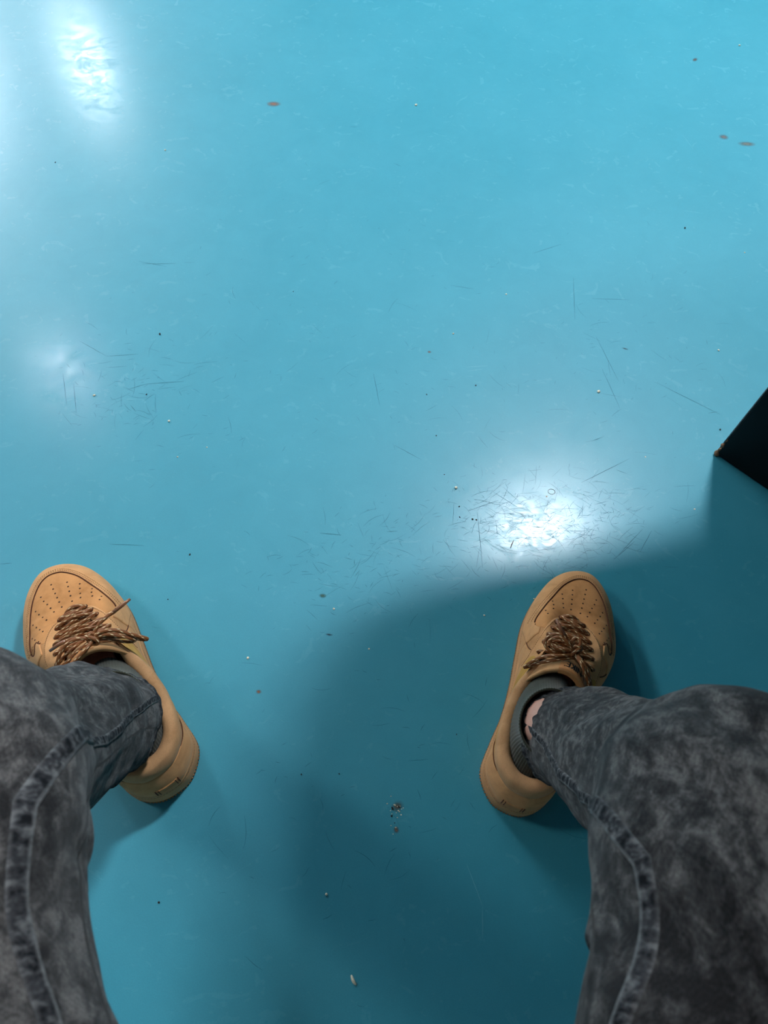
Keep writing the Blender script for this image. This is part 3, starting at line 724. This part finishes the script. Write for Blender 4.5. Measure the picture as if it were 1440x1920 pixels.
for sg in (1, -1):
    S = RS if sg > 0 else LS; k = len(J); a = ANK[sg]; kn = Vector(KNEE[sg])
    J += [((sg*.10, -.40, .50), .075), ((sg*.17, -.18, .497), .062), (tuple(kn), .050), ((sg*.219, .068 if sg > 0 else .098, .34), .042), ((sg*.231, .112 if sg > 0 else .143, .21), .034), (tuple(shoe_pt(S, sg, 5, 66 if sg > 0 else 68, 152)), .0245), (tuple(a), .0345),
          (tuple(shoe_pt(S, sg, 0, 72, 72)), .027), (tuple(shoe_pt(S, sg, 2, 125, 58)), .020), (tuple(shoe_pt(S, sg, 6, 195, 48)), (.026, .009)), (tuple(shoe_pt(S, sg, 8, 262, 45)), (.026, .007))]
    E += [(0, k)]+[(k+i, k+i+1) for i in range(10)]
    k = len(J)   # arm: shoulder, elbow, wrist, palm beside the held phone
    J += [((sg*.16, -.42, .98), .055), ((sg*.23, -.36, .80), .045), ((sg*.20, -.24, .78), .040), ((sg*.115, -.10, .865), .024), ((sg*.085, -.055, .895), (.014, .026))]
    E += [(4, k), (k, k+1), (k+1, k+2), (k+2, k+3), (k+3, k+4)]
    for q in range(4):     # fingers behind the phone edge, thumb in front
        b = len(J); J += [((sg*.072, -.040+.004*q, .925-.018*q), .009), ((sg*.050, -.030+.004*q, .930-.018*q+.004), .008), ((sg*.034, -.030+.003*q, .932-.018*q+.004), .007)]
        E += [(k+4, b), (b, b+1), (b+1, b+2)]
    b = len(J); J += [((sg*.075, -.075, .905), .010), ((sg*.056, -.070, .912), .009), ((sg*.042, -.062, .915), .008)]; E += [(k+4, b), (b, b+1), (b+1, b+2)]
body = skinned('body', J, E, M['skin'], pr)
for sx in (-1, 1):
    bm = bmesh.new(); bmesh.ops.create_uvsphere(bm, u_segments=16, v_segments=10, radius=.013)
    for v in bm.verts: v.co += Vector((sx*.031, .070, 1.205))
    ey = bm_obj('eye', bm, M['crumb'], pr, True)
    bm = bmesh.new(); bmesh.ops.create_uvsphere(bm, u_segments=12, v_segments=8, radius=.007)
    for v in bm.verts: v.co += Vector((sx*.031, .0775, 1.203))
    bm_obj('pupil', bm, M['grit'], ey, True)
    bm = bmesh.new(); bmesh.ops.create_uvsphere(bm, u_segments=16, v_segments=10, radius=1)
    for v in bm.verts: v.co = Vector((sx*.088+v.co.x*.008, -.002+v.co.y*.016, 1.195+v.co.z*.030))
    bm_obj('ear', bm, M['skin'], pr, True)
mb = MB(); tube(mb, [(0, .080, 1.215), (0, .094, 1.19), (0, .104, 1.172), (0, .082, 1.160)], [.006, .010, .014, .006], 10); mb.build('nose', M['skin'], pr)
mb = MB(); tube(mb, catmull([(-.024, .070, 1.135), (0, .084, 1.138), (.024, .070, 1.135)], 5), [.002+.004*math.sin(PI*i/10) for i in range(11)], 8); mb.build('mouth', M['label'], pr)
# hair cap, sweater (both above and behind the frame)
bm = bmesh.new(); bmesh.ops.create_uvsphere(bm, u_segments=32, v_segments=20, radius=1)
for v in bm.verts:
    n = v.co.copy(); v.co = Vector((n.x*.097, n.y*.115-.02+PO.y*0-.005, n.z*.10+1.235))
    if n.y > .35 and n.z < .45: v.co.y -= (n.y-.35)*.13
    v.co += n*.006*noise.noise(n*6)
hr = bm_obj('hair', bm, M['hair'], pr, True)
SJ = [((0, -.45, .60), .135), ((0, -.45, .72), .13), ((0, -.43, .86), .15), ((0, -.42, .98), .125), ((0, -.413, 1.045), .07)]; SE = [(0, 1), (1, 2), (2, 3), (3, 4)]
for sg in (1, -1):
    k = len(SJ); SJ += [((sg*.165, -.42, .98), .072), ((sg*.235, -.36, .80), .062), ((sg*.20, -.24, .78), .055), ((sg*.135, -.13, .845), .036)]; SE += [(3, k), (k, k+1), (k+1, k+2), (k+2, k+3)]
skinned('sweater', SJ, SE, M['wool'], pr)

# socks: ribbed tubes around the ankle
for sg in (1, -1):
    S = RS if sg > 0 else LS; V = []; F = []; uv = []; nr = 216; prof = [(40, 33, 66, 1.0), (58, 32, 64, 1.0), (76, 31.5, 60, 1.0), (90, 31, 52, 1.0), (102, 30.5, 43, 1.0), (114, 30, 37, 1.0), (126, 30, 35, 1.0), (132, 30.5, 35, 1.0), (134, 29.5, 34, 0), (131, 28, 32, 0)]
    for j, (z, rx, ry, rb) in enumerate(prof):
        for k in range(nr):
            q = 2*PI*k/nr; rr = 1+.012*math.sin(72*q)*rb; cy = np.interp(z, [40, 90, 110, 134], [92, 88, 80, 74])
            V.append(shoe_pt(S, sg, -2+rx*rr*math.cos(q), cy+ry*rr*math.sin(q), z+4*math.sin(q)*(z > 90))-PO); uv.append((k/nr, z/100))
    n_ = len(prof); F = [(j*nr+k, j*nr+(k+1) % nr, (j+1)*nr+(k+1) % nr, (j+1)*nr+k) for j in range(n_-1) for k in range(nr)]
    o = mesh('sock', V, F, M['sock'], pr, True, uv); o['label'] = 'dark green grey ribbed ankle sock'

# jeans: two lofted legs and the hips in one mesh; seams and hems are pieces of their own
LEG = {1: [(.2370, .1455, .114, .061, .056), (.2355, .135, .150, .0570, .055), (.2300, .113, .21, .053, .056), (.2240, .086, .29, .056, .057), (.2160, .056, .38, .061, .062), (.2110, .027, .455, .082, .084),
           (.2050, -.018, .494, .090, .083), (.1910, -.070, .500, .094, .082), (.1700, -.14, .497, .098, .082), (.150, -.26, .495, .105, .085), (.11, -.38, .50, .11, .09)],
       -1: [(-.2450, .1660, .114, .057, .058), (-.2410, .159, .150, .0545, .057), (-.2330, .143, .21, .052, .055), (-.2270, .114, .29, .054, .055), (-.2200, .084, .38, .059, .060), (-.2160, .056, .455, .080, .084),
           (-.2100, .008, .494, .089, .083), (-.1920, -.055, .500, .092, .082), (-.1700, -.13, .497, .098, .082), (-.150, -.26, .495, .105, .085), (-.11, -.38, .50, .11, .09)]}
jeans_mb = MB(); SURF = {}
for sg in (1, -1):
    C = catmull(LEG[sg], 34); n = len(C); NPH = 180
    P = C[:, :3]; T = np.gradient(P, axis=0); T /= np.linalg.norm(T, axis=1, keepdims=True)
    arc = np.concatenate([[0], np.cumsum(np.linalg.norm(np.diff(P, axis=0), axis=1))])
    ref = np.array([-sg, 0, 0.]); pts = np.zeros((n, NPH, 3)); nrm = np.zeros((n, NPH, 3))
    for i in range(n):
        e1_ = ref-T[i]*np.dot(ref, T[i]); e1_ /= np.linalg.norm(e1_); e2_ = np.cross(T[i], e1_)*sg   # e2: outwards/forwards
        s = arc[i]
        if i == 0: flip = 1.0 if e2_[1] > 0 else -1.0
        e2_ = e2_*flip
        for k in range(NPH):
            q = 2*PI*k/NPH; dirv = e1_*math.cos(q)+e2_*math.sin(q)
            base = C[i, 3]*abs(math.cos(q))**2+C[i, 4]*abs(math.sin(q))**2
            cq, sq = math.cos(q), math.sin(q)
            ank = math.exp(-((s-.05)/.09)**2); kne = math.exp(-((s-.40)/.10)**2)
            w1 = noise.noise(Vector((cq*1.3+sg*5, sq*1.3, s*26+cq*2.0)))*(.0045*ank+.0050*kne+.0016)
            w2 = noise.noise(Vector((cq*2.2, sq*2.2+7, s*9-sg*3)))*.0055
            w3 = noise.noise(Vector((cq*5, sq*5+2, s*42+sg)))*.0012
            # folds bunched on the inner bend of the knee
            inner = max(0, -sq)**1.5
            w4 = .007*kne*inner*math.sin((s-.36)*95+2*cq)
            w5 = .0035*math.exp(-((s-.035)/.02)**2)*math.sin(3*q+1)+.003*math.exp(-((s)/.012)**2)*math.sin(2*q+.5)
            pts[i, k] = P[i]+dirv*(base+w1+w2+w3+w4+w5); nrm[i, k] = dirv
    # tilt the hem: higher over the tongue, lower at the back
    SURF[sg] = (pts, nrm, arc)
    V = []; uv = []
    inner_rows = [(3, -.0045), (1, -.0035)]
    for ri, off in [(10, -.006), (4, -.0045), (0, -.0030)]:
        for k in range(NPH): V.append(pts[ri, k]+nrm[ri, k]*off-np.array(PO)); uv.append((arc[ri]+.5, k/NPH*.42))
    for i in range(n):
        for k in range(NPH): V.append(pts[i, k]-np.array(PO)); uv.append((arc[i]+sg*.7+2, k/NPH*.42))
    NR = n+3; F = [(i*NPH+k, i*NPH+(k+1) % NPH, (i+1)*NPH+(k+1) % NPH, (i+1)*NPH+k) for i in range(NR-1) for k in range(NPH)]
    if sg*flip < 0: pass
    jeans_mb.add(V, F, uv)
# hips
V = []; uv = []; F = []; hp = [(-.36, .44, .13, .05), (-.38, .47, .185, .085), (-.40, .50, .20, .11), (-.42, .55, .195, .125), (-.435, .60, .175, .12), (-.445, .65, .158, .112)]
for j, (y, z, rx, ry) in enumerate(hp):
    for k in range(48):
        q = 2*PI*k/48; V.append((rx*math.cos(q), y-PO.y+ry*math.sin(q), z)); uv.append((k/48*1.1, z))
F = [(j*48+k, j*48+(k+1) % 48, (j+1)*48+(k+1) % 48, (j+1)*48+k) for j in range(5) for k in range(48)]+[tuple(range(47, -1, -1))]
jeans_mb.add(V, F, uv)
jeans = jeans_mb.build('jeans', M['denim'], pr); jeans['label'] = 'washed black denim jeans'
def strip(sg, name, s0, s1, phi_c, halfw, lift, m, step=.0012):
    """raised strip riding on the trouser leg; phi_c(s) centre angle, halfw metres"""
    pts, nrm, arc = SURF[sg]; NPH = pts.shape[1]; V = []; uv = []; s = s0; rows = 0; na = 8
    def samp(s_, q):
        fi = float(np.interp(s_, arc, np.arange(len(arc)))); i0 = min(int(fi), len(arc)-2); fr = fi-i0
        fk = (q/(2*PI)*NPH) % NPH; k0 = int(fk); fk -= k0; k1 = (k0+1) % NPH
        A = (pts[i0, k0]*(1-fk)+pts[i0, k1]*fk)*(1-fr)+(pts[i0+1, k0]*(1-fk)+pts[i0+1, k1]*fk)*fr; return A, nrm[i0, k0]
    while s <= s1:
        c = phi_c(s); r = .07
        for j in range(na+1):
            v = j/na; q = c+(v-.5)*2*halfw/r; A, nn_ = samp(s, q)
            h_ = lift*(1 if 0 < j < na else -.6)*(1+.25*noise.noise(Vector((s*160, 0, 3))))
            V.append(A+nn_*h_-np.array(PO)); uv.append((s, v))
        rows += 1; s += step
    F = [(i*(na+1)+j, i*(na+1)+j+1, (i+1)*(na+1)+j+1, (i+1)*(na+1)+j) for i in range(rows-1) for j in range(na)]
    return mesh(name, V, F, m, jeans, True, uv)
for sg in (1, -1):
    ph = (lambda s: float(np.interp(s, [0, .10, .24, .34, .42, .50, .58, .68, .8], [.30, .10, -.05, .15, .52, .22, -.02, -.18, -.30]))) if sg > 0 else (lambda s: float(np.interp(s, [0, .10, .24, .34, .42, .50, .58, .68, .8], [.50, .30, .20, .35, .60, .40, .12, -.08, -.20])))
    strip(sg, 'seam', .006, .80, ph, .0047, .0014, M['seam']).__setitem__('label', 'inseam with a pale worn edge')
    # hem: band of doubled cloth round the opening
    pts, nrm, arc = SURF[sg]; NPH = pts.shape[1]; V = []; uv = []; rows = [(0, -.0028), (0, -.0005), (0, .0012), (1, .0016), (3, .0016), (6, .0018), (9, .0018), (11, .0014), (12, .0003)]
    tot = rows[-1][0]
    for j, (i, off) in enumerate(rows):
        for k in range(NPH+1): V.append(pts[i, k % NPH]+nrm[i, k % NPH]*off*(1+.25*math.sin(k*1.05))-np.array(PO)-(T[0]*0)); uv.append((k/NPH*.38, .01+.99*j/(len(rows)-1) if j > 2 else .0))
    S4 = NPH+1; F = [(j*S4+k, j*S4+k+1, (j+1)*S4+k+1, (j+1)*S4+k) for j in range(len(rows)-1) for k in range(NPH)]
    mesh('hem', V, F, M['hem'], jeans, True, uv)['label'] = 'trouser hem with a pale frayed edge'

# ------------------------------------------------------------------ marks on the floor (its own wear)
rs = random.Random(11)
mb = MB(); mp = MB()
def scratch(m_, a, b, wd=.00032, bend=0.0):
    a = Vector(a[:2]); b = Vector(b[:2]); n_ = 7; dv = b-a; nr_ = Vector((-dv.y, dv.x)).normalized(); v = []
    for i in range(n_):
        t_ = i/(n_-1); p = a+dv*t_+nr_*(bend*math.sin(PI*t_)+rs.uniform(-.0002, .0002)); w_ = wd*(.25+.75*math.sin(PI*min(.97, max(.03, t_))))
        v.append((p.x+nr_.x*w_, p.y+nr_.y*w_, .00012)); v.append((p.x-nr_.x*w_, p.y-nr_.y*w_, .00012))
    m_.add(v, [(2*i, 2*i+1, 2*i+3, 2*i+2) for i in range(n_-1)])
def px_scratch(x0, y0, x1, y1, w_=.0003, pale=False, bend=0.0): scratch(mp if pale else mb, floor_at(x0, y0), floor_at(x1, y1), w_, bend)
for q in [(1000, 475, 1052, 458), (1118, 632, 1160, 715), (1128, 690, 1162, 765), (1228, 716, 1350, 777), (1328, 775, 1345, 772), (925, 923, 972, 952), (880, 957, 935, 938), (260, 490, 312, 500),
          (265, 495, 330, 494), (1075, 520, 1078, 600), (845, 535, 888, 542), (1160, 1040, 1205, 992), (1200, 1035, 1222, 995), (1150, 1050, 1190, 1015), (725, 997, 745, 996), (205, 1020, 270, 1023),
          (0, 1058, 22, 1056), (740, 835, 790, 862), (1090, 905, 1180, 860), (700, 700, 712, 760), (895, 960, 905, 1065), (600, 1000, 640, 1003), (150, 640, 200, 668), (200, 668, 260, 664),
          (118, 700, 125, 760), (138, 720, 143, 775), (240, 730, 275, 720), (275, 720, 345, 715), (245, 760, 255, 772), (1110, 560, 1180, 562), (655, 238, 670, 238), (738, 306, 752, 312)]:
    px_scratch(*q)
for q in [(1279, 252, 1300, 280), (875, 688, 915, 686), (878, 696, 905, 692), (1225, 85, 1237, 88), (880, 1198, 906, 1198), (875, 1620, 905, 1700), (905, 1700, 905, 1760), (1280, 395, 1320, 400)]:
    px_scratch(*q, w_=.00022, pale=True)
for cx_, cy_, sx_, sy_, n_ in ((1010, 985, 150, 70, 700), (700, 1060, 170, 80, 170), (240, 740, 110, 90, 110), (620, 640, 420, 260, 160), (700, 1400, 330, 300, 90), (1150, 700, 180, 160, 80)):
    for _ in range(n_):
        x = rs.gauss(cx_, sx_*.6); y = rs.gauss(cy_, sy_*.6); a = rs.choice([rs.gauss(.5, .5), rs.gauss(-.4, .5), rs.uniform(0, PI)]); L_ = rs.choice([rs.uniform(.003, .012), rs.uniform(.003, .012), rs.uniform(.01, .035)])
        p = floor_at(x, y); scratch(mb, p, p+Vector((math.cos(a), math.sin(a), 0))*L_, rs.uniform(.00009, .00020), rs.uniform(-.1, .1)*L_)
o = mb.build('scratches', M['scratch'], floor, smooth=False); o['kind'] = 'stuff'; o['label'] = 'fine dark scratches in the blue floor'
o = mp.build('scratches', M['scratch_pale'], floor, smooth=False); o['kind'] = 'stuff'; o['label'] = 'fine pale scratches in the blue floor'
def stain(px, py, rx, ry, col, a=0.0):
    m, nt, b = new_mat('floor_stain'); tc = nt.nodes.new('ShaderNodeTexCoord'); n_ = noise_n(nt, tc.outputs['Object'], 420, 4, .7)
    r = ramp(nt, n_.outputs[0], [(.35, tuple(c*.55 for c in col[:3])), (.65, col)]); nt.links.new(r.outputs[0], b.inputs['Base Color']); b.inputs['Roughness'].default_value = .6
    sx_ = nt.nodes.new('ShaderNodeTexGradient'); sx_.gradient_type = 'SPHERICAL'; nt.links.new(tc.outputs['UV'], sx_.inputs[0])
    al = math_n(nt, 'SUBTRACT', math_n(nt, 'ADD', math_n(nt, 'MULTIPLY', sx_.outputs[1], 1.4), n_.outputs[0]), .72, True)
    nt.links.new(math_n(nt, 'MULTIPLY', al, .85, True), b.inputs['Alpha'])
    c = floor_at(px, py); k = 28; V = [(0, 0, 0)]; uv = [(0, 0)]
    for i in range(k):
        q = 2*PI*i/k; V.append((rx*math.cos(q), ry*math.sin(q), 0)); uv.append((math.cos(q), math.sin(q)))
    o = mesh('stain', V, [(0, 1+i, 1+(i+1) % k) for i in range(k)], m, floor, False, uv); o.location = (c.x, c.y, .0002); o.rotation_euler = (0, 0, a); return o
for px, py, rx, ry, col, a, lb in [(513, 195, .017, .010, srgb(150, 110, 90), 0, 'brown stain'), (1357, 257, .012, .010, srgb(120, 120, 120), 0, 'faint brown stain'), (1400, 270, .022, .009, srgb(120, 130, 125), 0, 'faint brown stain'),
                               (1303, 112, .010, .006, srgb(110, 90, 80), .8, 'small brown stain'), (485, 1297, .0042, .0034, srgb(150, 95, 50), 0, 'small rust spot'), (805, 660, .004, .003, srgb(140, 110, 90), 0, 'small rust spot'),
                               (1172, 654, .007, .002, srgb(50, 50, 50), -.3, 'dark smear'), (605, 1117, .006, .004, srgb(60, 110, 90), 0, 'greenish spot'), (745, 1512, .009, .007, srgb(110, 120, 110), .4, 'powdery smudge'),
                               (743, 1556, .004, .005, srgb(140, 120, 105), 0, 'powdery smudge'), (617, 1190, .006, .002, srgb(20, 60, 75), -.1, 'dark smear')]:
    stain(px, py, rx, ry, col, a)['label'] = lb
def blob(name, px, py, r, m, parent=None, stretch=(1, 1, .6), rz=0, loc=None):
    bm = bmesh.new(); bmesh.ops.create_icosphere(bm, subdivisions=2, radius=1)
    sd = rs.uniform(0, 99)
    for v in bm.verts:
        k = 1+.35*noise.noise(v.co*1.8+Vector((sd, 0, 0))); v.co = Vector((v.co.x*stretch[0]*k, v.co.y*stretch[1]*k, v.co.z*stretch[2]*k))*r
    mz = min(v.co.z for v in bm.verts)
    for v in bm.verts: v.co.z -= mz
    o = bm_obj(name, bm, m, parent, True); c = floor_at(px, py); o.location = (c.x, c.y, 0); o.rotation_euler = (0, 0, rz); return o
PALE = [(780, 198, .0026), (1122, 735, .0022), (177, 742, .0016), (317, 790, .0016), (855, 915, .0020), (626, 1142, .0013), (465, 1234, .0014), (612, 1677, .0013), (1386, 86, .0022), (1347, 657, .0015),
        (1025, 931, .0009), (333, 857, .0010), (388, 839, .0009), (1302, 955, .0010), (1210, 857, .0010), (1001, 1123, .0011), (908, 1154, .0010), (692, 1217, .0011), (850, 626, .0013), (1396, 474, .0013), (310, 282, .0015), (949, 552, .0012)]
for px, py, r in PALE:
    tag(blob('crumb', px, py, r, M['crumb'], None, (1, rs.uniform(.7, 1.2), .6), rs.uniform(0, 3)), 'tiny pale crumb lying loose on the blue floor', 'crumb', 'tiny pale crumbs scattered over the floor')
DARK = [(300, 627, .0018), (275, 740, .0013), (356, 1040, .0014), (315, 1124, .0009), (565, 1452, .0010), (298, 1692, .0012), (886, 974, .0014), (893, 975, .0012), (1350, 806, .0014), (800, 740, .0010), (818, 817, .0009),
        (833, 890, .0010), (861, 950, .0010), (862, 970, .0011), (636, 1451, .0008), (856, 1377, .0009), (1284, 428, .0018), (550, 547, .0009), (104, 305, .0013), (892, 723, .0012)]
for px, py, r in DARK:
    tag(blob('grit', px, py, r, M['grit'], None, (1, rs.uniform(.5, .9), .6), rs.uniform(0, 3)), 'tiny dark speck of grit on the blue floor', 'grit', 'tiny dark grit scattered over the floor')
# curved white flake near the lower edge
mb = MB(); c = floor_at(663, 1837); P = [c+Vector((-.0022, .0042, .0008)), c+Vector((-.0012, .001, .0012)), c+Vector((.0006, -.0022, .0012)), c+Vector((.0026, -.0042, .0010))]
tube(mb, catmull(P, 4), [.0007+.0010*math.sin(PI*i/12) for i in range(13)], 7); 
tag(mb.build('flake', M['crumb']), 'curved white flake near the lower edge of the floor', 'flake')
# dark bristle inside the glare, and the small ring of hair above it
mb = MB(); tube(mb, [floor_at(957, 1028)+Vector((0, 0, .0005)), floor_at(960, 1020)+Vector((0, 0, .0007)), floor_at(963, 1013)+Vector((0, 0, .0005))], [.0004, .0006, .0003], 6)
tag(mb.build('bristle', M['grit']), 'short dark bristle lying in the brightest glare', 'bristle')
mb = MB(); c = floor_at(1034, 922); tube(mb, [c+Vector((.0048*math.cos(q), .0042*math.sin(q), .0004)) for q in np.linspace(.2, 2*PI+.1, 24)], .00022, 5)
tag(mb.build('hair', M['grit']), 'fine curled hair ring above the glare', 'hair')
# crushed crumbs between the feet
mb = MB()
base = [(733, 1493), (726, 1507), (741, 1510), (745, 1512), (750, 1512), (753, 1517), (749, 1522), (752, 1528), (743, 1524), (732, 1520), (735, 1526), (745, 1533), (733, 1548), (742, 1552), (737, 1564), (756, 1515), (739, 1509), (747, 1520)]
dkb = [(736, 1517), (734, 1530), (748, 1513), (740, 1543), (735, 1514)]
def scatter(pts, r0, m, lab):
    bm = bmesh.new()
    for x, y in pts:
        c = floor_at(x, y); r = r0*rs.uniform(.6, 1.2)
        q = bmesh.ops.create_icosphere(bm, subdivisions=1, radius=1)
        for v in q['verts']: v.co = Vector((c.x+v.co.x*r, c.y+v.co.y*r*.8, (v.co.z+1)*r*.5))
    tag(bm_obj('crushed_crumbs', bm, m, None, True), lab, 'crumbs', None, 'stuff')
scatter(base, .0010, M['crumb'], 'crushed white crumbs on the floor between the feet'); scatter(dkb, .0011, M['grit'], 'black bits among the crushed white crumbs')
